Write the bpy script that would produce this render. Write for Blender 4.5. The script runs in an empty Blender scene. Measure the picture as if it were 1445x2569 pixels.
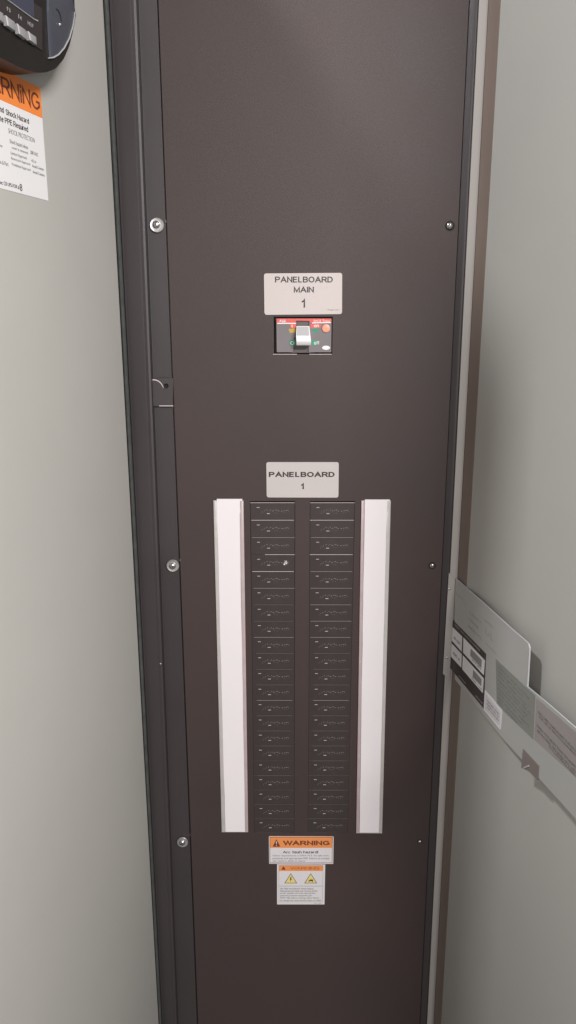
import bpy, bmesh, math, random
from mathutils import Vector, Matrix
random.seed(4)
SC = bpy.context.scene
COL = SC.collection
W0, H0, F = 1445.0, 2569.0, 1945.0
PITCH = math.radians(13.97)
D, HC = 1.064, 1.5
CAM = Vector((0, -D, HC))
SP, CP = math.sin(PITCH), math.cos(PITCH)

# ------------------------------------------------------------------ materials
def mat(name, col, rough=0.5, hue=0.0, metal=0.0, spec=0.5, var=0.0, vscale=6.0, bump=0.0, bscale=900.0, coat=0.0, alpha=None, trans=0.0, emit=None):
    m = bpy.data.materials.new(name); m.use_nodes = True
    nt = m.node_tree; b = nt.nodes['Principled BSDF']
    b.inputs['Base Color'].default_value = (*col, 1)
    b.inputs['Roughness'].default_value = rough
    b.inputs['Metallic'].default_value = metal
    b.inputs['Specular IOR Level'].default_value = spec
    b.inputs['Coat Weight'].default_value = coat
    b.inputs['Transmission Weight'].default_value = trans
    if emit:
        b.inputs['Emission Color'].default_value = (*emit[:3], 1); b.inputs['Emission Strength'].default_value = emit[3]
    tc = nt.nodes.new('ShaderNodeTexCoord')
    if var > 0:
        n = nt.nodes.new('ShaderNodeTexNoise'); n.inputs['Scale'].default_value = vscale; n.inputs['Detail'].default_value = 5; n.inputs['Roughness'].default_value = .6
        nt.links.new(tc.outputs['Object'], n.inputs['Vector'])
        r = nt.nodes.new('ShaderNodeValToRGB')
        r.color_ramp.elements[0].position = .3; r.color_ramp.elements[1].position = .7
        a = tuple(c * (1 - var) for c in col); c2 = tuple(min(1, c * (1 + var)) for c in col)
        r.color_ramp.elements[0].color = (a[0], a[1], a[2], 1)
        r.color_ramp.elements[1].color = (c2[0], c2[1] * (.985 - hue), c2[2] * (.98 - hue * .9), 1)
        nt.links.new(n.outputs['Fac'], r.inputs['Fac']); nt.links.new(r.outputs['Color'], b.inputs['Base Color'])
        mr = nt.nodes.new('ShaderNodeMapRange'); mr.inputs['To Min'].default_value = max(0, rough - .10); mr.inputs['To Max'].default_value = min(1, rough + .10)
        nt.links.new(n.outputs['Fac'], mr.inputs['Value']); nt.links.new(mr.outputs['Result'], b.inputs['Roughness'])
    if bump > 0:
        n2 = nt.nodes.new('ShaderNodeTexNoise'); n2.inputs['Scale'].default_value = bscale; n2.inputs['Detail'].default_value = 2
        nt.links.new(tc.outputs['Object'], n2.inputs['Vector'])
        bp = nt.nodes.new('ShaderNodeBump'); bp.inputs['Strength'].default_value = bump; bp.inputs['Distance'].default_value = .0006
        nt.links.new(n2.outputs['Fac'], bp.inputs['Height']); nt.links.new(bp.outputs['Normal'], b.inputs['Normal'])
    return m
M = dict(
    ledge2=mat('edge_highlight_dim', (.30, .25, .24), .4), ledge3=mat('edge_highlight_faint', (.15, .12, .115), .4), pad=mat('toggle_pad', (.52, .51, .525), .5),  # ledge colours are dimmer copies of the painted edge highlight
    tab=mat('tab_shade', (.24, .20, .185), .5, var=.04, vscale=40),
    cover=mat('brown_powder_coat', (.056, .0415, .0395), .52, spec=.38, var=.10, hue=.08, vscale=3.2, bump=.35, bscale=1500),
    frame=mat('dark_frame_paint', (.047, .039, .041), .42, spec=.5, var=.07, vscale=6, bump=.35, bscale=1500),
    bead=mat('rubber_bead', (.085, .09, .088), .5, spec=.5, var=.25, vscale=60, bump=.6, bscale=500),
    void=mat('inside_black', (.012, .010, .010), .8),
    door=mat('light_grey_enamel', (.50, .492, .46), .50, spec=.4, var=.035, vscale=2.5, bump=.25, bscale=1100),
    plate=mat('plate_grey', (.47, .47, .45), .5, spec=.4, var=.02, vscale=8, bump=.2, bscale=1000),
    strip=mat('strip_grey', (.38, .355, .335), .5, var=.04, vscale=10, bump=.2),
    taupe=mat('shaded_jamb', (.24, .185, .158), .6, var=.06, vscale=8, bump=.2),
    tile=mat('black_plastic', (.046, .036, .035), .40, spec=.5, var=.08, vscale=30, bump=.3, bscale=1300),
    mark=mat('emboss_glint', (.52, .47, .46), .45),  # glints on the embossing, put into a pale colour
    markdim=mat('emboss_glint_dim', (.29, .26, .25), .5),
    tiledge=mat('highlight_bare_edge', (.66, .56, .55), .35),  # light caught on edges, painted pale; on the bracket it is bare metal
    chalk=mat('chalk_smudge', (.75, .72, .70), .8, var=.3, vscale=600),
    steel=mat('zinc_steel', (.62, .61, .60), .28, metal=1.0, var=.06, vscale=300),
    steeld=mat('zinc_recess', (.10, .10, .10), .5, metal=.6),
    wash=mat('washer_steel', (.60, .585, .585), .38, metal=.85, var=.08, vscale=250),
    name=mat('nameplate_white', (.56, .50, .485), .38, spec=.5, var=.02, vscale=15),
    name2=mat('nameplate_grey', (.54, .50, .49), .38, spec=.5, var=.02, vscale=15),
    ink=mat('black_ink', (.035, .025, .025), .5),
    inkg=mat('grey_ink', (.22, .21, .21), .6),
    inkl=mat('light_ink', (.36, .35, .35), .6),
    inkb=mat('brown_ink', (.16, .045, .03), .5),
    inko=mat('ochre_ink', (.42, .13, .04), .5),
    paper=mat('white_card', (.82, .775, .80), .55, var=.012, vscale=20),
    clear=mat('cloudy_plastic', (.50, .475, .46), .22, spec=.6, var=.06, vscale=60),
    clearp=mat('pinkish_plastic', (.48, .39, .395), .25, spec=.6, var=.08, vscale=40),
    whitest=mat('sticker_white', (.86, .85, .86), .45),
    white=mat('label_white', (.72, .69, .71), .45, var=.015, vscale=30),
    orange=mat('sticker_orange', (.95, .28, .06), .45, var=.03, vscale=20),
    orange2=mat('label_orange', (.80, .29, .09), .45, var=.03, vscale=30),
    yellow=mat('hazard_yellow', (.80, .66, .22), .45),
    red=mat('breaker_red', (.66, .07, .055), .35),
    bface=mat('breaker_grey', (.155, .135, .145), .38, var=.03, vscale=40),
    bslot=mat('breaker_slot', (.10, .082, .075), .5),
    bwhite=mat('toggle_white', (.82, .80, .81), .32, spec=.5),
    prnt=mat('white_print', (.85, .80, .80), .5),
    green=mat('print_green', (.02, .27, .15), .5),
    gold=mat('print_yellow', (.50, .33, .03), .5),
    salmon=mat('round_button', (.90, .36, .24), .35),
    hmi=mat('display_black', (.016, .014, .013), .45, var=.12, vscale=30, bump=.3, bscale=900),
    hmif=mat('display_face', (.040, .034, .034), .42, bump=.2),
    dish=mat('display_blue_grey', (.075, .082, .104), .35, spec=.6, var=.07, vscale=40),
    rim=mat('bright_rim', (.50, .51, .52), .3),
    scr=mat('screen_glass', (.055, .060, .095), .15, spec=.7),
    key=mat('key_grey', (.33, .33, .335), .4),
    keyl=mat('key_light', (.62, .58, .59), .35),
    dark=mat('dark_label', (.055, .042, .042), .45, var=.05, vscale=40),
    band=mat('olive_grey_label', (.27, .275, .245), .5, var=.05, vscale=40),
    bandr=mat('pinkish_label', (.36, .325, .31), .5, var=.05, vscale=30),
    bar=mat('barcode_grey', (.28, .28, .28), .5),
    chip=mat('paint_chip', (.55, .50, .50), .5),
    chipd=mat('paint_chip_dull', (.17, .15, .14), .6),
)

# ------------------------------------------------------------------ frames
def ray(u, v):
    a = (u - W0 / 2) / F; b = (H0 / 2 - v) / F
    return Vector((a, CP + b * SP, -SP + b * CP))
class Plane:
    def __init__(s, o, ex):
        s.o = Vector(o); s.ex = Vector(ex).normalized(); s.ey = Vector((0, 0, 1)); s.n = s.ex.cross(s.ey)
    def hit(s, u, v, off=0.0):
        d = ray(u, v); o = s.o + s.n * off
        t = (o - CAM).dot(s.n) / d.dot(s.n)
        return CAM + d * t
    def mtx(s, p):
        m = Matrix((s.ex, s.ey, s.n)).transposed().to_4x4(); m.translation = p
        return m
PANEL = Plane((0, 0, 0), (1, 0, 0))
def XY(u, v, y=0.0):
    return PANEL.hit(u, v, -y)

def tag(o, label=None, cat=None, group=None, kind=None):
    if label: o['label'] = label
    if cat: o['category'] = cat
    if group: o['group'] = group
    if kind: o['kind'] = kind
    return o

class Th:
    """a thing on a plane; local axes x = reading direction, y = up, z = out of the plane"""
    def __init__(s, name, label, cat, plane, u, v, off=0.0, group=None):
        s.pl = plane; s.M = plane.mtx(plane.hit(u, v, off)); s.off = off
        s.Mi = s.M.inverted()
        s.e = bpy.data.objects.new(name, None); COL.objects.link(s.e); s.e.matrix_world = s.M
        s.e.empty_display_size = .01
        tag(s.e, label, cat, group)
    def l(s, u, v, z=0.0):
        p = s.Mi @ s.pl.hit(u, v, s.off + z)
        return (p.x, p.y)
    def poly(s, pts, z=0.0):
        return [s.l(u, v, z) for u, v in pts]

def addobj(name, me, m, parent):
    o = bpy.data.objects.new(name, me); COL.objects.link(o)
    if m is not None:
        me.materials.clear(); me.materials.append(m)
    if parent is not None: o.parent = parent.e if isinstance(parent, Th) else parent
    return o
def smooth(me, ang=40):
    for p in me.polygons: p.use_smooth = True
    me.set_sharp_from_angle(angle=math.radians(ang))
def bmobj(name, bm, m, parent, sm=None):
    bmesh.ops.recalc_face_normals(bm, faces=bm.faces)
    me = bpy.data.meshes.new(name); bm.to_mesh(me); bm.free()
    if sm: smooth(me, sm)
    return addobj(name, me, m, parent)
def area(p):
    return sum(p[i][0] * p[(i + 1) % len(p)][1] - p[(i + 1) % len(p)][0] * p[i][1] for i in range(len(p))) / 2
def prism_bm(bm, p, z0, z1, bev=0.0, seg=1):
    if area(p) < 0: p = p[::-1]
    lo = [bm.verts.new((x, y, z0)) for x, y in p]; hi = [bm.verts.new((x, y, z1)) for x, y in p]
    n = len(p)
    top = bm.faces.new(hi); bm.faces.new(lo[::-1])
    for i in range(n): bm.faces.new((lo[i], lo[(i + 1) % n], hi[(i + 1) % n], hi[i]))
    if bev > 0:
        bmesh.ops.bevel(bm, geom=list(top.edges), offset=bev, segments=seg, affect='EDGES', profile=.5)
def slab(name, p, z0, z1, m, parent, bev=0.0, seg=1):
    bm = bmesh.new(); prism_bm(bm, p, z0, z1, bev, seg)
    return bmobj(name, bm, m, parent, 30 if seg > 1 else None)
def slabs(name, ps, z0, z1, m, parent, bev=0.0):
    bm = bmesh.new()
    for p in ps:
        b2 = bmesh.new(); prism_bm(b2, p, z0, z1, bev); me = bpy.data.meshes.new('t'); b2.to_mesh(me); b2.free(); bm.from_mesh(me); bpy.data.meshes.remove(me)
    me = bpy.data.meshes.new(name); bm.to_mesh(me); bm.free()
    return addobj(name, me, m, parent)
def rect(x0, y0, x1, y1): return [(x0, y0), (x1, y0), (x1, y1), (x0, y1)]
def rrect(x0, y0, x1, y1, r, n=6):
    out = []
    for cx, cy, a0 in ((x1 - r, y1 - r, 0), (x0 + r, y1 - r, 90), (x0 + r, y0 + r, 180), (x1 - r, y0 + r, 270)):
        for i in range(n + 1):
            a = math.radians(a0 + 90 * i / n); out.append((cx + r * math.cos(a), cy + r * math.sin(a)))
    return out
def rquad(q, r, n=4):
    """round the corners of a polygon"""
    out = []
    N = len(q)
    for i in range(N):
        p0 = Vector(q[i - 1]); p = Vector(q[i]); p1 = Vector(q[(i + 1) % N])
        a = p + (p0 - p).normalized() * r; b = p + (p1 - p).normalized() * r
        for k in range(n + 1):
            t = k / n
            out.append(tuple(a * (1 - t) ** 2 + p * 2 * t * (1 - t) + b * t * t))
    return out
def circ(cx, cy, r, n=32, ry=None):
    ry = ry or r
    return [(cx + r * math.cos(2 * math.pi * i / n), cy + ry * math.sin(2 * math.pi * i / n)) for i in range(n)]
def holed(name, outer, holes, z0, z1, m, parent, bev=0.0003):
    cu = bpy.data.curves.new('c', 'CURVE'); cu.dimensions = '2D'; cu.fill_mode = 'BOTH'
    for p in [outer] + holes:
        sp = cu.splines.new('POLY'); sp.points.add(len(p) - 1); sp.use_cyclic_u = True
        for i, (x, y) in enumerate(p): sp.points[i].co = (x, y, 0, 1)
    cu.extrude = (z1 - z0) / 2 - bev; cu.bevel_depth = bev; cu.offset = -bev; cu.bevel_resolution = 0
    o = bpy.data.objects.new('c', cu); COL.objects.link(o)
    dg = bpy.context.evaluated_depsgraph_get(); dg.update()
    me = bpy.data.meshes.new_from_object(o.evaluated_get(dg)); bpy.data.objects.remove(o)
    for v in me.vertices: v.co.z += (z0 + z1) / 2
    me.name = name
    return addobj(name, me, m, parent)
def text_mesh(s, bold=0.0):
    cu = bpy.data.curves.new('t', 'FONT'); cu.body = s; cu.size = 1; cu.offset = bold; cu.resolution_u = 3
    o = bpy.data.objects.new('t', cu); COL.objects.link(o)
    dg = bpy.context.evaluated_depsgraph_get(); dg.update()
    me = bpy.data.meshes.new_from_object(o.evaluated_get(dg)); bpy.data.objects.remove(o)
    return me

def AR(cx, cy, rx, ry, a0, a1, n=10):
    return [(cx + rx * math.cos(math.radians(a0 + (a1 - a0) * i / n)), cy + ry * math.sin(math.radians(a0 + (a1 - a0) * i / n))) for i in range(n + 1)]
GL = {
 'P': (.56, [[(0, 0), (0, 1)], [(0, 1)] + AR(.58, .74, .42, .26, 90, -90) + [(0, .48)]]),
 'A': (.70, [[(0, 0), (.5, 1), (1, 0)], [(.2, .34), (.8, .34)]]),
 'N': (.58, [[(0, 0), (0, 1), (1, 0), (1, 1)]]),
 'E': (.52, [[(1, 1), (0, 1), (0, 0), (1, 0)], [(0, .53), (.93, .53)]]),
 'F': (.50, [[(1, 1), (0, 1), (0, 0)], [(0, .52), (.85, .52)]]),
 'L': (.44, [[(0, 1), (0, 0), (1, 0)]]),
 'T': (.60, [[(0, 1), (1, 1)], [(.5, 1), (.5, 0)]]),
 'H': (.56, [[(0, 0), (0, 1)], [(1, 0), (1, 1)], [(0, .52), (1, .52)]]),
 'S': (.54, [[(.95, .78), (.85, .93), (.62, 1), (.35, 1), (.12, .92), (.03, .75), (.14, .6), (.5, .51), (.86, .42), (1, .25), (.9, .08), (.65, 0), (.35, 0), (.1, .08), (0, .26)]]),
 'B': (.56, [[(0, 0), (0, 1)] + AR(.6, .765, .34, .235, 90, -90) + [(0, .53)], [(0, .53)] + AR(.6, .265, .4, .265, 90, -90) + [(0, 0)]]),
 'O': (.70, [AR(.5, .5, .5, .5, 0, 360, 26)]),
 'R': (.60, [[(0, 0), (0, 1)], [(0, 1)] + AR(.6, .74, .36, .26, 90, -90) + [(0, .48)], [(.5, .48), (.72, .34), (1, 0)]]),
 'D': (.60, [[(0, 0), (0, 1)] + AR(.42, .5, .58, .5, 90, -90, 14) + [(0, 0)]]),
 'M': (.70, [[(0, 0), (0, 1), (.5, .06), (1, 1), (1, 0)]]),
 'I': (0, [[(0, 0), (0, 1)]]), 'i': (0, [[(0, 0), (0, .72)], [(0, .93), (0, 1.06)]]), 'l': (0, [[(0, 0), (0, 1)]]),
 'W': (1.0, [[(0, 1), (.26, 0), (.5, 1), (.74, 0), (1, 1)]]),
 'G': (.68, [AR(.5, .5, .5, .5, 38, 322, 20) + [(.97, .2), (.97, .47), (.55, .47)]]),
 '1': (.27, [[(1, 0), (1, 1), (.72, .84), (0, .70)]]),
 '8': (.46, [AR(.5, .76, .42, .24, 0, 360, 16), AR(.5, .27, .5, .27, 0, 360, 16)]),
 'r': (.24, [[(0, 0), (0, .72)], [(0, .42), (.2, .63), (.6, .72), (1, .70)]]),
 'c': (.42, [AR(.5, .36, .5, .36, 45, 315, 14)]), 'o': (.46, [AR(.5, .36, .5, .36, 0, 360, 18)]),
 'e': (.44, [[(0, .38), (1, .38)], AR(.5, .36, .5, .36, 5, 318, 16)]),
 'f': (.22, [[(.5, 0), (.5, .84), (.7, .98), (1, 1)], [(0, .72), (1, .72)]]),
 't': (.22, [[(.5, .95), (.5, .1), (.7, 0), (1, 0)], [(0, .72), (1, .72)]]),
 'a': (.42, [[(.06, .55), (.25, .7), (.7, .72), (.95, .56), (.95, 0)], [(.95, .42), (.3, .37), (0, .2), (.15, .03), (.5, 0), (.95, .2)]]),
 's': (.40, [[(.95, .58), (.7, .72), (.25, .72), (.05, .55), (.25, .41), (.75, .32), (.97, .16), (.75, 0), (.25, 0), (.02, .14)]]),
 'h': (.42, [[(0, 0), (0, 1)], [(0, .48), (.3, .7), (.7, .72), (1, .52), (1, 0)]]),
 'n': (.42, [[(0, 0), (0, .72)], [(0, .48), (.3, .7), (.7, .72), (1, .52), (1, 0)]]),
 'u': (.42, [[(0, .72), (0, .2), (.3, .01), (.7, .02), (1, .24)], [(1, 0), (1, .72)]]),
 'z': (.40, [[(0, .72), (1, .72), (0, 0), (1, 0)]]),
 'd': (.44, [[(1, 0), (1, 1)], AR(.5, .36, .5, .36, 0, 360, 18)]),
 'q': (.44, [[(1, -.26), (1, .72)], AR(.5, .36, .5, .36, 0, 360, 18)]),
 'k': (.40, [[(0, 0), (0, 1)], [(.95, .72), (0, .26)], [(.35, .42), (1, 0)]]),
 '!': (0, [[(0, .3), (0, 1)], [(0, 0), (0, .1)]]),
}
def stroke_mesh(s, t):
    bm = bmesh.new(); x = 0; h = t / 2; j = 0
    for ch in s:
        if ch == ' ': x += .30; continue
        w, lines = GL[ch]
        for ln in lines:
            P = [Vector((x + h + px_ * w, h + py_ * (1 - t))) for px_, py_ in ln]
            closed = (P[0] - P[-1]).length < 1e-4 and len(P) > 4
            if closed: P = P[:-1]
            n = len(P); Lf = []; Rt = []
            j += 1; zj = (j % 7) * .004
            for i in range(n):
                a = P[(i - 1) % n] if (closed or i > 0) else None; b = P[(i + 1) % n] if (closed or i < n - 1) else None
                d0 = (P[i] - a).normalized() if a is not None else None; d1 = (b - P[i]).normalized() if b is not None else None
                if d0 is None: d0 = d1
                if d1 is None: d1 = d0
                n0 = Vector((-d0.y, d0.x)); n1 = Vector((-d1.y, d1.x)); m_ = (n0 + n1)
                m_ = m_.normalized() if m_.length > .05 else n0
                k = h / max(.38, m_.dot(n0))
                e = 0
                if a is None: e = -h if (ln[0][0] in (0, 1) and ln[0][1] in (0, 1) and abs(d0.y) > abs(d0.x)) else 0
                if b is None: e = h if (ln[-1][0] in (0, 1) and ln[-1][1] in (0, 1) and abs(d0.y) > abs(d0.x)) else 0
                q = P[i] + d0 * e
                if w == 0 and (a is None or b is None): q = P[i] + d0 * (h if b is None else -h) * (1 if ch in 'Il' or P[i].y > .9 or P[i].y < .1 else .3)
                Lf.append(bm.verts.new((q.x + m_.x * k, q.y + m_.y * k, zj))); Rt.append(bm.verts.new((q.x - m_.x * k, q.y - m_.y * k, zj)))
            for i in range(n if closed else n - 1):
                k2 = (i + 1) % n
                try: bm.faces.new((Rt[i], Rt[k2], Lf[k2], Lf[i]))
                except ValueError: pass
        x += w + t + .07 - (.10 if ch == 'W' else 0)
    me = bpy.data.meshes.new('t'); bm.to_mesh(me); bm.free()
    return me
def extent(me):
    xs = [v.co.x for v in me.vertices]; ys = [v.co.y for v in me.vertices]
    return min(xs), max(xs), min(ys), max(ys)
def lettering(name, items, z, m, parent, th=0.00015, st=None):
    """items: (string, x0, x1, y0, y1, bold[, full string ending in string]) - ink box in local coordinates"""
    bm = bmesh.new()
    for it in items:
        s, x0, x1, y0, y1, bold = it[:6]
        TM = (lambda q_, b_: stroke_mesh(q_, st)) if st else text_mesh
        me = TM(s, bold); a, b, c, d = extent(me)
        if len(it) > 6:
            wd = b - a; me = TM(it[6], bold); b = extent(me)[1]; a = b - wd; a0 = None
        sx = (x1 - x0) / (b - a); sy = (y1 - y0) / (d - c)
        for v in me.vertices: v.co = ((v.co.x - a) * sx + x0, (v.co.y - c) * sy + y0, v.co.z * .004)
        b2 = bmesh.new(); b2.from_mesh(me)
        r = bmesh.ops.extrude_face_region(b2, geom=list(b2.faces))
        for g in r['geom']:
            if isinstance(g, bmesh.types.BMVert): g.co.z += th
        t = bpy.data.meshes.new('t'); b2.to_mesh(t); b2.free(); bm.from_mesh(t); bpy.data.meshes.remove(t); bpy.data.meshes.remove(me)
    for v in bm.verts: v.co.z += z
    return bmobj(name, bm, m, parent)
def tx(th, s, bl, tr, bold=0.0, z=0.0, full=None, boxw=None):
    """text item from the pixel of its lower left and upper right ink corners"""
    x0, y0 = th.l(*bl, z); x1, y1 = th.l(*tr, z)
    return (s, x0, x1, y0, y1, bold) + ((full,) if full else ())

# ------------------------------------------------------------------ camera
cd = bpy.data.cameras.new('camera'); co = bpy.data.objects.new('camera', cd); COL.objects.link(co)
co.location = CAM; co.rotation_euler = (math.pi / 2 - PITCH, 0, 0)
cd.sensor_fit = 'VERTICAL'; cd.sensor_height = 36; cd.sensor_width = 36; cd.lens = 36 * F / H0; cd.clip_start = .02; cd.clip_end = 50
SC.camera = co

# ------------------------------------------------------------------ cabinet with its frame
ZT, ZB = 2.15, 0.0
def edge(u0, u1, y):
    a = XY(u0, 0, y); b = XY(u1, H0, y); k = (b.x - a.x) / (b.z - a.z)
    return (a.x + (ZT - a.z) * k, a.x + (ZB - a.z) * k, y)
def loft(name, pts, m, parent, sm=35):
    """closed plan outline; pts are (x at top, x at bottom, y)"""
    bm = bmesh.new()
    nz = 2
    rings = []
    for z, k in ((ZB, 1), (ZT, 0)):
        rings.append([bm.verts.new((p[k], p[2], z)) for p in pts])
    n = len(pts)
    for i in range(n): bm.faces.new((rings[0][i], rings[0][(i + 1) % n], rings[1][(i + 1) % n], rings[1][i]))
    bm.faces.new(rings[0]); bm.faces.new(rings[1])
    return bmobj(name, bm, m, parent, sm)
cab = bpy.data.objects.new('electrical_cabinet', None); COL.objects.link(cab)
tag(cab, 'tall dark brown cabinet frame around the panel, between the two light grey doors', 'cabinet')
def box(name, x0, x1, y0, y1, z0, z1, m, parent, bev=0):
    bm = bmesh.new(); bmesh.ops.create_cube(bm, size=1)
    for v in bm.verts: v.co = ((x0 + x1) / 2 + v.co.x * (x1 - x0), (y0 + y1) / 2 + v.co.y * (y1 - y0), (z0 + z1) / 2 + v.co.z * (z1 - z0))
    if bev: bmesh.ops.bevel(bm, geom=list(bm.edges), offset=bev, segments=2, affect='EDGES')
    return bmobj(name, bm, m, parent, 40 if bev else None)
box('body', -.235, .262, .035, .34, ZB, ZT, M['void'], cab)
# flange with the washers: between the post and the cover
E = edge(394, 494, .002); Dp = edge(347, 447, .002)
loft('flange', [E, Dp, (Dp[0], Dp[1], .032), (E[0] + .012, E[1] + .012, .032), (E[0] + .012, E[1] + .012, .006), (E[0], E[1], .006)], M['frame'], cab)
# wide post face with a soft ridge, lip, and bead along the door side
C1 = edge(345, 446, -.006); C2 = edge(341, 443, -.010); C3 = edge(335, 439, -.0105); R1 = edge(328, 433, -.0135); R2 = edge(322, 428, -.0135)
B1 = edge(280, 410, -.009); B2 = edge(275, 407.5, -.011)
C0 = edge(347, 447, .001)
loft('post', [(C0[0] - .0005, C0[1] - .0005, .03), (C0[0] - .0005, C0[1] - .0005, .001), C1, C2, C3, R1, R2, B1, B2, (B2[0], B2[1], .03)], M['frame'], cab, 25)
A1 = edge(272, 405.5, -.012); A2 = edge(270, 404.5, -.017); A3 = edge(265, 402, -.0195); A4 = edge(260, 399, -.018)
loft('edge_bead', [(A1[0], A1[1], .03), A1, A2, A3, A4, (A4[0], A4[1], .03)], M['bead'], cab, 60)
# right jamb: rolled lip, light strip, return with its shade put into the taupe colour
J0 = edge(1178, 1054, .001); J1 = edge(1187, 1060, -.0008); J2 = edge(1194, 1065, -.0025); J3 = edge(1199, 1069, -.003); J4 = edge(1202, 1071, -.002)
loft('rolled_lip', [(J0[0], J0[1], .03), J0, J1, J2, J3, J4, (J4[0], J4[1], .03)], M['frame'], cab, 60)
S0 = edge(1202.6, 1071.6, -.004); S1 = edge(1225, 1087.5, -.005)
T1 = edge(1255.5, 1106, -.04)
loft('light_strip', [(S0[0], S0[1], .03), S0, S1, (S1[0], S1[1], .03)], M['strip'], cab)
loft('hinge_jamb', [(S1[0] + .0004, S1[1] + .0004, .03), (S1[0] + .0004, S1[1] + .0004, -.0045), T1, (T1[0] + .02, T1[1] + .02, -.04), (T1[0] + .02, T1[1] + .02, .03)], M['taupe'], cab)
# chips in the paint of the post
for (u, v, r, m_) in ((389, 1626, 3.0, 'chipd'), (403, 1665, 2.2, 'chip')):
    p = XY(u, v, -.0118)
    bm = bmesh.new(); bmesh.ops.create_icosphere(bm, subdivisions=2, radius=r * .00052)
    for q in bm.verts: q.co = (q.co.x * (1 + random.uniform(-.2, .2)) + p.x, q.co.y * .9 + p.y, q.co.z * (1 + random.uniform(-.2, .2)) + p.z)
    bmobj('paint_chip', bm, M[m_], cab, 60)

# ------------------------------------------------------------------ doors
aL = math.radians(14.5); aR = math.radians(14.0)
hL = edge(258.5, 398.5, -.0185); hR = T1
def door(name, label, hx, hy, ex, sgn, w=.46):
    pl = Plane((hx, hy, 0), ex)
    e = bpy.data.objects.new(name, None); COL.objects.link(e); e.matrix_world = pl.mtx(Vector((hx, hy, 0)))
    tag(e, label, 'door')
    bm = bmesh.new()
    x0, x1 = (-w, 0) if sgn < 0 else (0, w)
    prism_bm(bm, rect(x0, ZB, x1, ZT), -.024, 0, .0012, 2)
    bmobj('door_skin', bm, M['door'], e, 30)
    # folded stiffener along the back of the door
    xs = (x0 + .03, x1 - .05) if sgn < 0 else (x0 + .05, x1 - .03)
    slab('back_stiffener', rect(xs[0], ZB + .05, xs[1], ZT - .05), -.031, -.0241, M['door'], e, 0)
    return pl, e
# hinge lines lean very slightly with the frame: use their mean at eye height
def midx(t, z=1.2): return t[1] + (t[0] - t[1]) * (z / ZT)
PLL, dL = door('cabinet_door', 'left grey door carrying the display and the large orange and white warning sheet', midx(hL), -.0185, (math.sin(aL), math.cos(aL), 0), -1)
PLR, dR = door('cabinet_door', 'right grey door behind the long slanting label plate', midx(hR), -.04, (math.sin(aR), -math.cos(aR), 0), 1)
# lean each door about the view-depth axis so that its hinge edge follows the frame
for d_, t in ((dL, hL), (dR, hR)):
    k = (t[0] - t[1]) / ZT
    base = Vector((t[1], t[2], 0))
    sh = Matrix.Rotation(math.atan(k), 4, 'Y'); mw = d_.matrix_world.copy(); mw.translation = (0, 0, 0)
    d_.matrix_world = Matrix.Translation(base) @ sh @ mw
class TPlane(Plane):
    def __init__(s, mw):
        s.o = mw.translation.copy(); r = mw.to_3x3(); s.ex = r.col[0].normalized(); s.ey = r.col[1].normalized(); s.n = r.col[2].normalized()
PLL = TPlane(dL.matrix_world); PLR = TPlane(dR.matrix_world)
th = Th.__new__(Th); th.pl = PLL; th.M = dL.matrix_world.copy(); th.Mi = th.M.inverted(); th.off = 0; th.e = dL
x, y = th.l(152, 272); slab('paint_chip', circ(x, y, .0009, 8), 0, .0003, M['chip'], dL)

# ------------------------------------------------------------------ panel cover (trim) with its cut-outs
cv = Th('panel_cover', 'dark brown metal cover plate screwed over the breakers, holding both columns of blanks', 'panel', PANEL, 760, 1284)
ZP = .003
def L0(u, v): return cv.l(u, v)
e0 = edge(397, 497, -.0); e1 = edge(1177, 1053, 0.0)
c = cv.M.translation
outer = [(e0[0] - c.x, ZT - .02 - c.z), (e0[1] - c.x, ZB + .03 - c.z), (e1[1] - c.x, ZB + .03 - c.z), (e1[0] - c.x, ZT - .02 - c.z)]
def Xp(u, v): return XY(u, v).x
zc = lambda v: XY(722, v).z
pitch = (zc(1281) - zc(2070)) / 20
ztop = zc(1260.5)
cols = ((Xp(628, 1260), Xp(739.5, 1260)), (Xp(778.5, 1260), Xp(889.5, 1260)))
holes = []
for a, b in cols: holes.append(rect(a - .0003 - c.x, ztop - 21 * pitch - .0000 - c.z, b + .0003 - c.x, ztop + .0016 - c.z))
bq = [L0(687, 795), L0(834, 795), L0(833, 888), L0(687, 888)]
bx0, by1 = bq[0]; bx1, by0 = bq[2]
holes.append(rect(bx0, by0, bx1, by1))
holed('cover_plate', outer, holes, -.002, .0002, M['cover'], cv, .0003)
# lower sill of the breaker cut-out, its highlight from above put into a pale colour
s0 = L0(685, 888.2); s1 = L0(745, 888.2); s2 = L0(776, 888.2); s3 = L0(832, 888.2)
slabs('sill_highlight', [rect(s0[0], s0[1] - .0006, s1[0], s0[1] + .0001), rect(s2[0], s0[1] - .0006, s3[0], s0[1] + .0001)], -.0008, .0005, M['tiledge'], cv, .0001)

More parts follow.
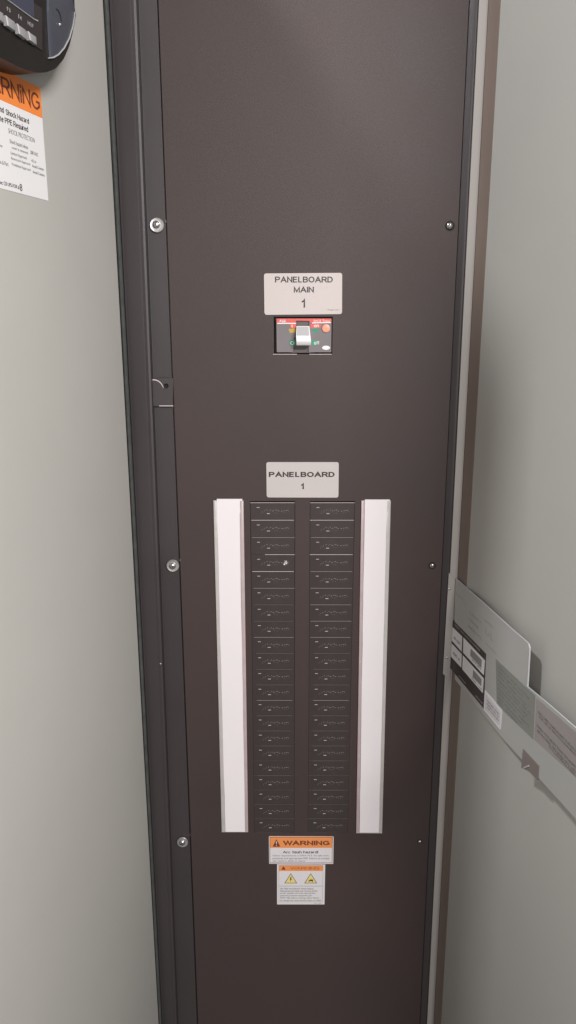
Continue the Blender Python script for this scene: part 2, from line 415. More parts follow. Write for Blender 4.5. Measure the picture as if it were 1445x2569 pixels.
# ------------------------------------------------------------------ blank filler plates
ORD = ['first', 'second', 'third', 'fourth', 'fifth', 'sixth', 'seventh', 'eighth', 'ninth', 'tenth', 'eleventh', 'twelfth', 'thirteenth', 'fourteenth', 'fifteenth', 'sixteenth', 'seventeenth', 'eighteenth', 'nineteenth', 'twentieth', 'last']
wT = cols[0][1] - cols[0][0]; hT = pitch - .00015
bm = bmesh.new(); prism_bm(bm, rect(-wT / 2, -hT, wT / 2, 0), -.004, .0006, .0003, 1)
tile_me = bpy.data.meshes.new('filler_face'); bmesh.ops.recalc_face_normals(bm, faces=bm.faces); bm.to_mesh(tile_me); bm.free(); tile_me.materials.append(M['tile']); smooth(tile_me, 30)
def marks(items, z0, z1):
    bm = bmesh.new()
    for (x, y, w, h, a) in items:
        r = Matrix.Rotation(a, 2)
        p = [tuple(r @ Vector(q) + Vector((x, y))) for q in ((-w / 2, -h / 2), (w / 2, -h / 2), (w / 2, h / 2), (-w / 2, h / 2))]
        b2 = bmesh.new(); prism_bm(b2, p, z0, z1); t = bpy.data.meshes.new('t'); b2.to_mesh(t); b2.free(); bm.from_mesh(t); bpy.data.meshes.remove(t)
    bmesh.ops.recalc_face_normals(bm, faces=bm.faces)
    me = bpy.data.meshes.new('m'); bm.to_mesh(me); bm.free()
    return me
px = wT / 111.5            # metres per photo pixel on a plate
def tp(x, y): return (-wT / 2 + x * px, -y * px)
# positions read off the photo in pixels from the plate's upper left corner
x, y = tp(19.5, 12.8); x2, y2 = tp(45, 28.6)
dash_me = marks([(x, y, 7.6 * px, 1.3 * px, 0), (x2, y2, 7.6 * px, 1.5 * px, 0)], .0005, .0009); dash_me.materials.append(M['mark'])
it = []
for (dx, dy, w, h, a) in ((35, 21.5, 2.4, 1.0, .9), (41, 19.2, 3.0, 1.2, -.4), (47, 21.6, 1.6, 1.0, .3), (51, 19.2, 3.2, 1.1, -.2), (56.5, 21.6, 5.0, 1.1, .2), (62, 20, 2.2, 1.0, .8), (66, 19.4, 4.2, 1.2, -.3), (71, 22, 4.0, 1.1, .1), (79, 22.2, 4.4, 1.2, 0), (85, 21.4, 3.6, 1.0, .3), (90, 20.6, 4.6, 1.1, .1), (94, 19.6, 2.6, 1.1, -.5), (96, 22.2, 1.8, 1.1, -.9),
                         (29, 24.5, 2.2, .8, .9), (27, 28, 1.6, .8, .9), (33, 25, 1.4, .8, .3), (60, 26, 1.4, .7, 0), (66, 27.5, 2.0, .7, 0), (84, 26.5, 1.6, .7, 0), (90, 26, 1.4, .7, 0)):
    x, y = tp(dx, dy); it.append((x, y, w * .72 * px, h * px, a))
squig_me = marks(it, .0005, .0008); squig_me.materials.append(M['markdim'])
# upper rim: light caught there is put into colour, dimmer lower down, width varies
rim_me = {}
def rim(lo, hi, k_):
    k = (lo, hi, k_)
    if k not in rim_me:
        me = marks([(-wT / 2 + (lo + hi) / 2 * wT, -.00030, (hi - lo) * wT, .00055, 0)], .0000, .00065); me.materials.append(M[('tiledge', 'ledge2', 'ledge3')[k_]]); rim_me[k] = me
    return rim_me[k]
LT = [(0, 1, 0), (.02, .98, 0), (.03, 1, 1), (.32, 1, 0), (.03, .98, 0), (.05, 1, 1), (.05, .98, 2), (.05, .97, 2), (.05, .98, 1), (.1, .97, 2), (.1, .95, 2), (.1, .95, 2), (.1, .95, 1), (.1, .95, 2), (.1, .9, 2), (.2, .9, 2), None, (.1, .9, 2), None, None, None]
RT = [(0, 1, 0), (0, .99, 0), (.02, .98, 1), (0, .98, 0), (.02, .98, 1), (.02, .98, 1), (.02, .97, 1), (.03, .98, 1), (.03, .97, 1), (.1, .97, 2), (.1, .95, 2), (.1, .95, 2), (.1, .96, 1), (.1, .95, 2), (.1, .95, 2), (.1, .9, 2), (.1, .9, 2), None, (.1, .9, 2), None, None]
for ci, side in ((0, 'left'), (1, 'right')):
    for r in range(21):
        e = bpy.data.objects.new('filler_plate', None); COL.objects.link(e)
        e.matrix_world = PANEL.mtx(Vector(((cols[ci][0] + cols[ci][1]) / 2, 0, ztop - r * pitch)))
        if ci == 0 and r == 3: lab = 'black blank filler plate with a chalky white smudge, in the left column'
        elif r == 0: lab = 'topmost black blank filler plate of the %s column, below the PANELBOARD 1 plate' % side
        elif r == 20: lab = 'lowest black blank filler plate of the %s column, near the orange WARNING label' % side
        else: lab = 'black blank filler plate, %s from the top in the %s column' % (ORD[r], side)
        tag(e, lab.replace('ARC', 'arc'), 'filler plate', 'blank filler plates in two columns')
        addobj('face', tile_me, None, e)
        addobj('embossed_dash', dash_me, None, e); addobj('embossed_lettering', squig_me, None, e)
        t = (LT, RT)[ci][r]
        if t: addobj('rim_highlight', rim(*t), None, e)
        if ci == 0 and r == 3:
            bm = bmesh.new()
            for i in range(26):
                a = random.gauss(0, 1); b = random.gauss(0, 1)
                x, y = tp(87 + a * 3.6 + b * .5, 22.5 - a * .9 + b * 2.2)
                s = random.uniform(.6, 1.5) * px
                b2 = bmesh.new(); prism_bm(b2, [(x + s * math.cos(k) * random.uniform(.6, 1.3), y + s * .7 * math.sin(k) * random.uniform(.6, 1.3)) for k in (0, 1, 2, 3, 4.2, 5.2)], .0005, .0011 + .0001 * random.random())
                q = bpy.data.meshes.new('t'); b2.to_mesh(q); b2.free(); bm.from_mesh(q); bpy.data.meshes.remove(q)
            bmobj('smudge', bm, M['chalk'], e)

# ------------------------------------------------------------------ name plates
def nameplate(label, q, m, texts, small=None):
    u = sum(p[0] for p in q) / 4; v = sum(p[1] for p in q) / 4
    t = Th('name_plate', label, 'name plate', PANEL, u, v, .0003)
    slab('plate', rquad(t.poly(q, .0010), .0032, 5), 0, .0010, m, t, .0002)
    lettering('lettering', [tx(t, s, bl, tr, b, .0011) for s, bl, tr, b in texts], .0011, M['ink'], t, st=texts[0][3])
    if small: lettering('small_print', [tx(t, s, bl, tr, b, .0011) for s, bl, tr, b in small], .0011, M['inkg'], t)
nameplate('white rounded plate reading PANELBOARD MAIN 1 above the red and grey breaker',
          [(662, 686), (858.5, 684.5), (858, 788), (663.5, 790)], M['name'],
          [('PANELBOARD', (690, 710.5), (835, 692), .17), ('MAIN', (737, 735.5), (787.5, 717.5), .012), ('1', (756, 771.5), (765.5, 748), .012)],
          [('Model: 7617', (822, 779), (852, 775.5), 0)])
nameplate('greyer rounded plate reading PANELBOARD 1 above the two columns of blanks',
          [(668, 1159.5), (850, 1159.5), (849, 1248.5), (669, 1248)], M['name2'],
          [('PANELBOARD', (674.5, 1198.5), (839.5, 1182), .20), ('1', (754.5, 1227), (762.5, 1210.5), .022)])

# ------------------------------------------------------------------ main breaker
br = Th('circuit_breaker', 'grey main breaker with red top band and white toggle, below the PANELBOARD MAIN plate', 'circuit breaker', PANEL, 762, 842)
slab('housing', br.poly([(689, 797), (833, 797), (832, 886), (689, 886)], -.003), -.03, -.003, M['void'], br)
fz = .001
slot = br.poly([(743, 804), (776, 804), (774, 884), (735, 884)], fz)
holed('front_face', rquad(br.poly([(693, 799), (832, 799), (831, 884), (694, 884)], fz), .0015), [slot], -.0028, fz, M['bface'], br, .0002)
slab('toggle_slot', br.poly([(740, 802), (780, 802), (780, 885), (730, 885)], -.0018), -.0029, -.0018, M['bslot'], br)
z = fz
slab('red_band', br.poly([(693.5, 799.2), (831, 799.2), (830.5, 809.5), (777, 809.5), (777, 805), (742, 804.5), (742, 809.8), (694, 809.8)], z), z, z + .00015, M['red'], br)
slabs('white_line', [br.poly([(695.5, 810), (742.5, 810), (742.5, 812.5), (695.5, 812.5)], z), br.poly([(783, 809), (830, 808), (830, 810.3), (783, 811.4)], z)], z + .00016, z + .0003, M['prnt'], br)
lettering('brand_lettering', [tx(br, 'ABB', (700, 808.5), (717, 802), .03, z), tx(br, 'SACE Tmax', (786.5, 807.5), (828, 802.2), .0, z)], z + .0002, M['prnt'], br)
slabs('red_patch', [br.poly([(727, 812.7), (742.3, 812.7), (742.3, 823), (729, 823)], z), br.poly([(778.5, 813), (806, 812.6), (805, 821), (795, 823), (780, 823)], z)], z, z + .00012, M['red'], br)
slab('yellow_patch', br.poly([(724, 825), (742, 824.2), (742, 834.6), (727, 834.6)], z), z, z + .0001, M['gold'], br)
slabs('green_patch', [br.poly([(783, 824), (797, 825), (801, 830), (794, 833.8), (784, 834.4)], z), br.poly([(725, 853), (742, 853), (742, 867), (727, 866)], z), br.poly([(782, 853), (800, 856), (795, 866), (782, 867)], z)], z, z + .0001, M['green'], br)
lettering('switch_lettering', [tx(br, 'I', (731.8, 821.4), (733.8, 815), .0, z), tx(br, 'on', (787.5, 821), (800, 814.5), .02, z), tx(br, 'O', (728.5, 865), (738, 856), .03, z), tx(br, 'off', (787.5, 864.5), (800.5, 855.5), .01, z)], z + .00016, M['prnt'], br, st=.14)
x, y = br.l(818, 823.7, .003); slab('round_button', circ(x, y, .0053), z, z + .0022, M['salmon'], br, .0006, 2)
slab('button_mark', circ(x, y, .0006, 10), z + .0022, z + .0024, M['red'], br)
x, y = br.l(818, 872.5, .002); slab('oval_sticker', circ(x, y, .0053, 32, .0027), z, z + .0004, M['prnt'], br)
# toggle: sloping top, bright front, receding underside
def v3(u, v, zz):
    p = br.l(u, v, zz); return Vector((p[0], p[1], zz))
prof = [((742.5, 776), 818, .006), ((742.5, 779), 843, .0165), ((743.5, 780.5), 857, .0170), ((743.5, 780), 866.5, .0135)]
bm = bmesh.new(); L = []; R = []
for (ul, ur), v, zz in prof:
    L.append(bm.verts.new(v3(ul + (1.0 if v == 818 else 0), v, zz))); R.append(bm.verts.new(v3(ur, v, zz)))
x0 = (L[0].co.x + L[3].co.x) / 2; x1 = (R[0].co.x + R[3].co.x) / 2
L.append(bm.verts.new((x0, L[3].co.y, -.0015))); R.append(bm.verts.new((x1, R[3].co.y, -.0015)))
L.append(bm.verts.new((x0, L[0].co.y, -.0015))); R.append(bm.verts.new((x1, R[0].co.y, -.0015)))
bm.faces.new(L); bm.faces.new(R[::-1])
for i in range(6): bm.faces.new((L[i], R[i], R[(i + 1) % 6], L[(i + 1) % 6]))
bmesh.ops.recalc_face_normals(bm, faces=bm.faces)
bmesh.ops.bevel(bm, geom=list(bm.edges), offset=.0003, segments=1, affect='EDGES')
bmobj('toggle', bm, M['bwhite'], br, 30)

tg = br.e.children[-1]
bm = bmesh.new(); q = []
for (ul, ur), v, zz in (((745.2, 773.6), 820.5, .0069), ((745.4, 776), 841.5, .0161)):
    q += [(v3(ul, v, zz), v3(ur, v, zz))]
nn = (q[0][1] - q[0][0]).cross(q[0][0] - q[1][0]).normalized()
if nn.z < 0: nn = -nn
P8 = [q[1][0], q[1][1], q[0][1], q[0][0]]
lo = [bm.verts.new(p - nn * .0004) for p in P8]; hi = [bm.verts.new(p + nn * .0003) for p in P8]
bm.faces.new(hi); bm.faces.new(lo[::-1])
for i in range(4): bm.faces.new((lo[i], lo[(i + 1) % 4], hi[(i + 1) % 4], hi[i]))
bmobj('thumb_pad', bm, M['pad'], tg)

# ------------------------------------------------------------------ directory card holders
def holder(lab1, lab2, o, card, r1m, r2m, lw=9, rw=10):
    """o: outer corners TL TR BR BL in pixels"""
    u = sum(p[0] for p in o) / 4; v = sum(p[1] for p in o) / 4
    t = Th('card_holder', lab1, 'card holder', PANEL, u, v, .0003)
    slab('back_strip', t.poly(o, 0), 0, .0009, M['clear'], t, .0002)
    q = t.poly([o[0], (o[0][0] + lw, o[0][1]), (o[3][0] + lw, o[3][1]), o[3]], .003)
    slab('rail', q, .00095, .0026, r1m, t, .0006, 2)
    q = t.poly([(o[1][0] - rw, o[1][1]), o[1], o[2], (o[2][0] - rw * .85, o[2][1])], .003)
    slab('rail', q, .00095, .0026, r2m, t, .0006, 2)
    k = Th('directory_card', lab2, 'card', PANEL, u, v, .0013)
    kp = k.poly(card, .0016); fine = []
    for i_ in range(len(kp)):
        a_ = Vector(kp[i_]); b_ = Vector(kp[(i_ + 1) % len(kp)]); n_ = max(1, int((b_ - a_).length / .03))
        for t_ in range(n_):
            p_ = a_.lerp(b_, t_ / n_); fine.append((p_.x + (random.uniform(-1, 1) * .00028 if t_ else 0), p_.y))
    slab('card', fine, 0, .0016, M['paper'], k, .0003)
holder('clear plastic card holder to the left of the blank columns', 'blank white card slid into the left card holder, sticking out at its top',
       [(535, 1256), (611, 1256), (622.5, 2087), (556, 2087)], [(543.5, 1252), (608, 1252), (601, 1290), (615, 2087.5), (565.5, 2087.5)], M['clear'], M['clearp'])
holder('clear plastic card holder to the right of the blank columns', 'blank white card slid into the right card holder',
       [(906.5, 1256), (980.5, 1256), (958.5, 2090), (893.5, 2089.5)], [(915, 1253.5), (978, 1253.5), (970, 1290), (950.5, 2089), (902, 2089)], M['clearp'], M['clear'], 8, 10)

# ------------------------------------------------------------------ warning labels on the cover
def outline(t, q, w, z, m, name='border'):
    """frame line of width w round a quad"""
    P = t.poly(q, z); xs = [p[0] for p in P]; ys = [p[1] for p in P]
    x0, x1, y0, y1 = min(xs), max(xs), min(ys), max(ys)
    return holed(name, rect(x0, y0, x1, y1), [rect(x0 + w, y0 + w, x1 - w, y1 - w)], z, z + .00016, m, t, 0)
wl = Th('warning_label', 'orange and white WARNING label about arc flash, below the blank columns', 'label', PANEL, 756, 2134, .0003)
z = .0004
slab('sheet', rquad(wl.poly([(674.5, 2098), (837, 2098.5), (836, 2167.5), (675, 2167)], z), .0015, 4), 0, z, M['white'], wl)
slab('orange_band', wl.poly([(676, 2098.8), (835.5, 2099), (833.5, 2127), (677.5, 2127)], z), z + .00002, z + .00014, M['orange2'], wl)
outline(wl, [(676.8, 2100), (833.5, 2100), (833.5, 2165), (676.8, 2165)], .0006, z + .00016, M['inkb'])
tz = z + .0002
slab('black_triangle', wl.poly([(693.5, 2105.5), (703.2, 2124), (684, 2124)], tz), z + .00015, tz + .0001, M['inkb'], wl)
slabs('exclamation_mark', [wl.poly([(692.5, 2111), (694.5, 2111), (694, 2118), (693, 2118)], tz), wl.poly([(692.7, 2120), (694.3, 2120), (694.3, 2121.8), (692.7, 2121.8)], tz)], tz + .0001, tz + .0002, M['prnt'], wl)
lettering('heading', [tx(wl, 'WARNING', (709.5, 2122), (827, 2107.5), .02, tz)], tz, M['inkb'], wl, st=.2)
lettering('lettering', [tx(wl, 'Arc flash hazard!', (709.5, 2141), (798, 2134), .012, tz)], tz - .0001, M['ink'], wl, st=.13)
lettering('small_print', [tx(wl, 'Follow requirements in NFPA 70 E  for safe work', (684.5, 2149.5), (825, 2144.8), .0, tz),
                          tx(wl, 'practices and appropriate PPE. Failure to comply', (684, 2157), (827, 2151.2), .0, tz),
                          tx(wl, 'can result in death or injury!', (684, 2163.2), (766, 2157.8), .0, tz)], tz - .0001, M['inkg'], wl)
w2 = Th('warning_label', 'smaller square white WARNING label with two yellow triangles, lowest on the cover', 'label', PANEL, 755, 2218, .0003)
slab('sheet', w2.poly([(695, 2168.5), (816, 2169), (814, 2269), (695, 2269)], z), 0, z, M['white'], w2)
slab('orange_band', w2.poly([(700, 2171), (810.5, 2171.5), (809.5, 2185), (700, 2185)], z), z + .00002, z + .00014, M['orange2'], w2)
outline(w2, [(699.7, 2170.8), (809.5, 2170.8), (809.5, 2262.5), (699.7, 2262.5)], .00028, z + .00016, M['inkg'])
slab('divider', w2.poly([(700, 2222.4), (809, 2222.6), (809, 2223.4), (700, 2223.2)], z), z + .00003, z + .00015, M['inkg'], w2)
slab('warning_triangle', w2.poly([(711, 2173.5), (717, 2181.8), (706, 2181.8)], tz), z + .00015, tz + .0001, M['inkb'], w2)
lettering('heading', [tx(w2, 'WARNING', (728, 2182.2), (801, 2174.2), .0, tz)], tz, M['inko'], w2, st=.12)
for uu in (729.5, 779.5):
    slab('hazard_triangle', rquad(w2.poly([(uu, 2190.5), (uu + 16.5, 2216.3), (uu - 16.5, 2216.3)], tz), .0009, 3), z + .00003, z + .00016, M['inkg'], w2)
    slab('yellow_field', w2.poly([(uu, 2193.6), (uu + 13, 2214.4), (uu - 13, 2214.4)], tz), z + .00017, z + .00028, M['yellow'], w2)
slab('lightning_bolt', w2.poly([(730, 2199), (726.5, 2206.4), (728.8, 2206.2), (727, 2212), (732.5, 2204.6), (729.8, 2204.6), (731.8, 2199.2)], tz), z + .00029, z + .0004, M['ink'], w2)
slabs('burst_mark', [w2.poly([(774, 2213), (775, 2206), (777.5, 2209.5), (780, 2203.5), (781.5, 2208), (785, 2205.5), (785, 2213), (782, 2210.5), (777, 2210.5)], tz)], z + .00029, z + .0004, M['ink'], w2)
rows = ['Arc flash and electric shock hazard', 'Disconnect all loads and remove all the', 'power supplies and wear appropriate', 'personal protective equipment (per', 'NFPA 70E) before working within. Failure', 'to comply can cause serious injury or death']
lettering('small_print', [tx(w2, s, (703.2, 2231.5 + i * 6.0), ((786, 796, 791, 783, 800, 805.5)[i], 2226.8 + i * 6.0), 0, tz) for i, s in enumerate(rows)], tz - .0001, M['inkg'], w2)
lettering('form_number', [tx(w2, 'PN 1600', (789, 2267.4), (806, 2265), 0, tz)], z + .0001, M['inkl'], w2)

# ------------------------------------------------------------------ screws
def dome(name, r, h, m, parent, z0=0.0, n=28, rings=5, flat=.0):
    bm = bmesh.new(); prev = None; rr = []
    for i in range(rings + 1):
        a = math.pi / 2 * i / rings
        rr.append([bm.verts.new((r * math.cos(a) * math.cos(2 * math.pi * k / n), r * math.cos(a) * math.sin(2 * math.pi * k / n), z0 + h * math.sin(a))) for k in range(n)] if i < rings else [bm.verts.new((0, 0, z0 + h))])
    for i in range(rings):
        for k in range(n):
            if i < rings - 1: bm.faces.new((rr[i][k], rr[i][(k + 1) % n], rr[i + 1][(k + 1) % n], rr[i + 1][k]))
            else: bm.faces.new((rr[i][k], rr[i][(k + 1) % n], rr[i + 1][0]))
    bm.faces.new(rr[0][::-1])
    return bmobj(name, bm, m, parent, 60)
def cross(parent, r, z0, z1, ang=.2):
    w = r * .18; p = [(-w, -r), (w, -r), (w, -w), (r, -w), (r, w), (w, w), (w, r), (-w, r), (-w, w), (-r, w), (-r, -w), (-w, -w)]
    R2 = Matrix.Rotation(ang, 2)
    return slab('cross_recess', [tuple(R2 @ Vector(q)) for q in p], z0, z1, M['steeld'], parent)
for (u, v, rw, dx, dy, where) in ((394, 565, 17.5, -.0008, .0006, 'top'), (433.8, 1418.5, 15.8, -.0004, -.0003, 'middle'), (458, 2112, 13.8, -.0004, -.0006, 'bottom')):
    lab = {'top': 'screw on the broadest steel washer, left of the cover and above the latch bracket', 'middle': 'middle one of the three washer screws left of the cover, below the latch bracket', 'bottom': 'lowest of the three washer screws left of the cover, level with the lowest blanks'}[where]
    t = Th('washer_screw', lab, 'screw', PANEL, u, v, .0003, 'screws with washers along the left of the cover')
    r = abs(t.l(u + rw, v)[0])
    n = 40; bm = bmesh.new(); rings = []
    for rr, zz in ((r, 0), (r, .0012), (r * .95, .0017), (r * .80, .0014), (r * .62, .0013), (r * .3, .0013)):
        rings.append([bm.verts.new((rr * math.cos(2 * math.pi * k / n), rr * math.sin(2 * math.pi * k / n), zz)) for k in range(n)])
    for a, b in zip(rings, rings[1:]):
        for k in range(n): bm.faces.new((a[k], a[(k + 1) % n], b[(k + 1) % n], b[k]))
    bm.faces.new(rings[-1])
    bmobj('washer', bm, M['wash'], t, 40)
    hd = dome('screw_head', r * .56, .0034, M['steel'], t, .0013); hd.location = (dx, dy, 0)
    cr = cross(t, r * .27, .0040, .0049, .35); cr.location = (dx - .0004, dy - .0002, 0)
for (u, v, rw, lab) in ((1128.5, 566.5, 8.2, 'small bare screw right on the cover, level with the topmost washer screw'), (1084.2, 1419, 6.4, 'small bare screw right on the cover, just above the slanting label plate'), (1053, 2111, 4.0, 'tiny dull screw low at the right edge of the cover')):
    t = Th('cover_screw', lab, 'screw', PANEL, u, v, .0003, 'bare screws along the right of the cover')
    r = abs(t.l(u + rw, v)[0])
    slab('countersink', circ(0, 0, r * 1.45, 28), 0, .0004, M['void'], t)
    dome('screw_head', r, .0022, M['steel'] if v < 2000 else M['wash'], t, .0004)
    cross(t, r * .62, .0017, .0028, .6)
# nicks in the paint beside the washers
for (u, v, s) in ((415.8, 555.5, 3), (452, 1405, 3), (477, 2094, 2.2)):
    a = cv.l(u, v, .0003)
    slab('paint_nick', [(a[0] - s * .00022, a[1] - s * .0006), (a[0] + s * .0002, a[1] - s * .0004), (a[0] + s * .00016, a[1] + s * .0006), (a[0] - s * .00016, a[1] + s * .0005)], .0001, .0006, M['chipd'], cv)

# ------------------------------------------------------------------ latch bracket on the left flange
lb = Th('latch_bracket', 'small dark bracket with a hole and a curved bright edge, left of the cover', 'bracket', PANEL, 406, 985, -.001)
zz = .0045
q = lb.poly([(378, 952), (401, 948), (434, 948), (434, 1019.5), (381, 1019.5)], zz)
hx, hy = lb.l(416.5, 968.5, zz)
holed('plate', q, [circ(hx, hy, .0032, 20)], .0005, zz, M['frame'], lb, .0003)
slab('hole_backing', circ(hx, hy, .0045, 20), 0, .0012, M['void'], lb)
def ribbon(name, pts, w, z0, z1, m, parent):
    a = []; b = []
    for i, p in enumerate(pts):
        d = Vector(pts[min(i + 1, len(pts) - 1)]) - Vector(pts[max(i - 1, 0)]); n_ = Vector((-d.y, d.x)).normalized() * (w[i] if isinstance(w, list) else w) / 2
        a.append((p[0] + n_.x, p[1] + n_.y)); b.append((p[0] - n_.x, p[1] - n_.y))
    bm = bmesh.new()
    for i in range(len(pts) - 1):
        vs = []
        for z_ in (z0, z1):
            vs.append([bm.verts.new((*a[i], z_)), bm.verts.new((*a[i + 1], z_)), bm.verts.new((*b[i + 1], z_)), bm.verts.new((*b[i], z_))])
        bm.faces.new(vs[1]); bm.faces.new(vs[0][::-1])
        for k in range(4): bm.faces.new((vs[0][k], vs[0][(k + 1) % 4], vs[1][(k + 1) % 4], vs[1][k]))
    bmesh.ops.remove_doubles(bm, verts=bm.verts, dist=1e-7)
    return bmobj(name, bm, m, parent)
arc = [lb.l(u, v, zz) for u, v in ((377.5, 952.3), (383, 952.5), (391, 953.2), (398, 956.2), (404, 961.5), (408, 967.5), (410, 972.5))]
ribbon('bare_edge', arc, [.0013, .0014, .0013, .0011, .0010, .0008, .0005], zz - .001, zz + .0012, M['tiledge'], lb)
a = lb.l(399.5, 1018, zz); b = lb.l(434.5, 1018, zz)
slab('bare_edge', rect(a[0], a[1] - .0006, b[0], a[1] + .0004), zz - .001, zz + .0006, M['tiledge'], lb)

# ------------------------------------------------------------------ left door: display and warning sheet
TH = .028
hm = Th('control_display', 'black control display with grey F keys and blue-grey side, on the left door', 'display', PLL, 60, 60, 0)
f = TH
face = [(-140, -260), (60, -190), (140, -130), (176, -70), (187, 0), (188, 45), (183, 80), (174, 115), (160, 148), (140, 172), (115, 182), (90, 182), (60, 174), (30, 160), (0, 144), (-140, 60)]
fp = rquad(hm.poly(face, f), .004, 3)
bm = bmesh.new(); prism_bm(bm, fp, 0.0, f, .004, 3); bmobj('housing', bm, M['hmi'], hm, 35)
dish = [(114, -110), (140, -95), (163, -55), (176, -10), (184, 22), (186, 40), (182, 66), (173, 95), (160, 120), (146, 136), (134, 143.5), (122, 145), (119, 90), (116, 30)]
slab('side_insert', hm.poly(dish, f), f + .0003, f + .0022, M['dish'], hm, .0008, 2)
e_ = [(186.5, 30), (185.5, 45), (182, 66), (173.5, 95), (160.5, 120), (146.5, 136.3), (134, 143.8), (122.5, 145.6)]
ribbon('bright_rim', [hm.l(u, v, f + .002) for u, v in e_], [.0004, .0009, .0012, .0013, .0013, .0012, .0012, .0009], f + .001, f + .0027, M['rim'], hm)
ribbon('curved_slit', [hm.l(u, v, f + .0023) for u, v in ((140.5, 22.5), (145, 25.5), (149, 32), (152, 42), (154, 54))], [.0009, .0014, .0016, .0014, .0009], f + .0021, f + .0026, M['void'], hm)
x, y = hm.l(152.5, 61.5, f + .003); kn = dome('chrome_pin', .0021, .0016, M['steel'], hm, f + .0022); kn.location = (x, y, 0)
slab('front_panel', hm.poly([(-140, -160), (104, 22), (104, 128), (-140, -40)], f), f + .0001, f + .0012, M['hmif'], hm, .0005)
slab('screen', hm.poly([(-90, -150), (83, -60), (85.5, 45), (-90, -78)], f + .0014), f + .0012, f + .0016, M['scr'], hm)
ribbon('screen_bezel', [hm.l(u, v, f + .002) for u, v in ((-90, -76), (18, -1), (86, 48.5), (95, 52.5))], [.0007, .0007, .0008, .0013], f + .0012, f + .0024, M['inkl'], hm)
for q in ([(-42, -4), (-20, 12), (-18, 36), (-38, 23)], [(-13, 18), (9, 34), (11, 57.5), (-8, 44)], [(14.5, 38.5), (37.5, 54.5), (40, 78.5), (19, 64)], [(43, 58.8), (65, 75), (67, 99), (48, 84.5)], [(70.5, 78), (91.5, 92.5), (92.8, 113), (75.5, 100.5)]):
    k = slab('key', hm.poly(q, f + .005), f + .0012, f + .005, M['key'], hm, .0006, 2)
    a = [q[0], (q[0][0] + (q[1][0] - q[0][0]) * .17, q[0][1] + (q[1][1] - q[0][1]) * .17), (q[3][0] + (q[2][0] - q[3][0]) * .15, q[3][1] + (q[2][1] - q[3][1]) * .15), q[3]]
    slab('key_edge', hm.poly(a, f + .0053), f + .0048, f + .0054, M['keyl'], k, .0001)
hz = f + .0013
def ltx(t, s, bl, w_to, top, bold, z_, full=None):
    """ink box: lower-left pixel, pixel of the lower-right end, pixel of the top-left"""
    x0, y0 = t.l(*bl, z_); x1, _ = t.l(*w_to, z_); _, y1 = t.l(*top, z_)
    return (s, x0, x1, y0, y1, bold) + ((full,) if full else ())
lettering('key_lettering', [ltx(hm, 'F3', (18, 27), (27, 34), (17, 16), .02, hz), ltx(hm, 'F4', (46.5, 46.5), (55, 53), (45.5, 35.5), .02, hz), ltx(hm, 'HELP', (70, 62), (84.5, 73), (69.5, 52), .01, hz), ltx(hm, 'F2', (-9, 8), (0, 15), (-10, -4), .02, hz)], f + .00125, M['inkl'], hm)

ws = Th('warning_sheet', 'large white sheet with orange WARNiNG band, stuck below the display on the left door', 'sticker', PLL, 60, 360, .0002)
z = .0003
def wx(u, v): return ws.l(u, v, z)
xr = (wx(101, 221)[0] + wx(122, 504)[0] + wx(105, 295)[0]) / 3
yt = wx(98, 220)[1]; ym = wx(104, 296)[1]; yb = wx(121.5, 504)[1]
xl = xr - .185
slab('sheet', rect(xl, yb, xr, yt), 0, z, M['whitest'], ws)
slab('orange_band', rect(xl, ym, xr, yt), z + .00002, z + .0002, M['orange'], ws)
HW = z + .0002
lettering('heading', [ltx(ws, 'RNiNG', (4.5, 240), (101, 287), (-2, 184), -.005, z, 'WARNiNG')], HW, M['inkb'], ws, st=.125)
lettering('lettering', [ltx(ws, 'Shock Hazard', (14.5, 287.5), (72.5, 312), (13, 273), .012, z),
                        ltx(ws, 'PPE Required', (12.5, 311), (70.5, 334), (11, 293.5), .012, z)], z + .0001, M['ink'], ws, st=.13)
lettering('lettering', [ltx(ws, 'nd', (0, 280), (9.5, 284.5), (0, 266), .0, z), ltx(ws, 'te', (0, 304), (9, 308.5), (0, 291), .0, z)], z + .0001, M['ink'], ws, st=.14)
lettering('small_print', [ltx(ws, 'SHOCK PROTECTION', (21, 333.5), (87, 360), (20, 321), -.008, z),
                          ltx(ws, 'Shock hazard when', (24.5, 358.5), (70, 375), (23, 348), -.005, z), ltx(ws, 'cover is removed', (29.5, 373), (70, 388), (28.5, 365.5), -.005, z),
                          ltx(ws, '208 VAC', (76, 386), (95.5, 392), (75.5, 377), .004, z), ltx(ws, 'Limited Approach', (27, 389), (67.5, 403), (26, 379), -.005, z), ltx(ws, '42 in', (78.5, 406), (90, 410), (78, 399), .004, z),
                          ltx(ws, 'Restricted Approach', (28, 401.5), (76, 419), (27, 393), -.005, z), ltx(ws, 'Avoid Contact', (80.5, 419), (110, 430), (80, 412), .004, z),
                          ltx(ws, 'Prohibited Approach', (30, 417), (77, 433), (29, 408), -.005, z), ltx(ws, 'Avoid Contact', (82, 434), (112, 444), (81.5, 427), .004, z),
                          ltx(ws, 'in & Part', (0, 411), (21, 417), (0, 401), -.005, z), ltx(ws, 'ip', (0, 369), (6, 371.5), (0, 362), .0, z)], z + .0001, M['inkg'], ws)
lettering('bottom_line', [ltx(ws, 'nt: CB UPS-FOR #', (1, 463), (48.5, 474), (1, 452.5), .0, z, 'Equipment: CB UPS-FOR #'), ltx(ws, '8', (50, 478.5), (56, 479.5), (50, 461), .0, z)], z + .0001, M['ink'], ws)

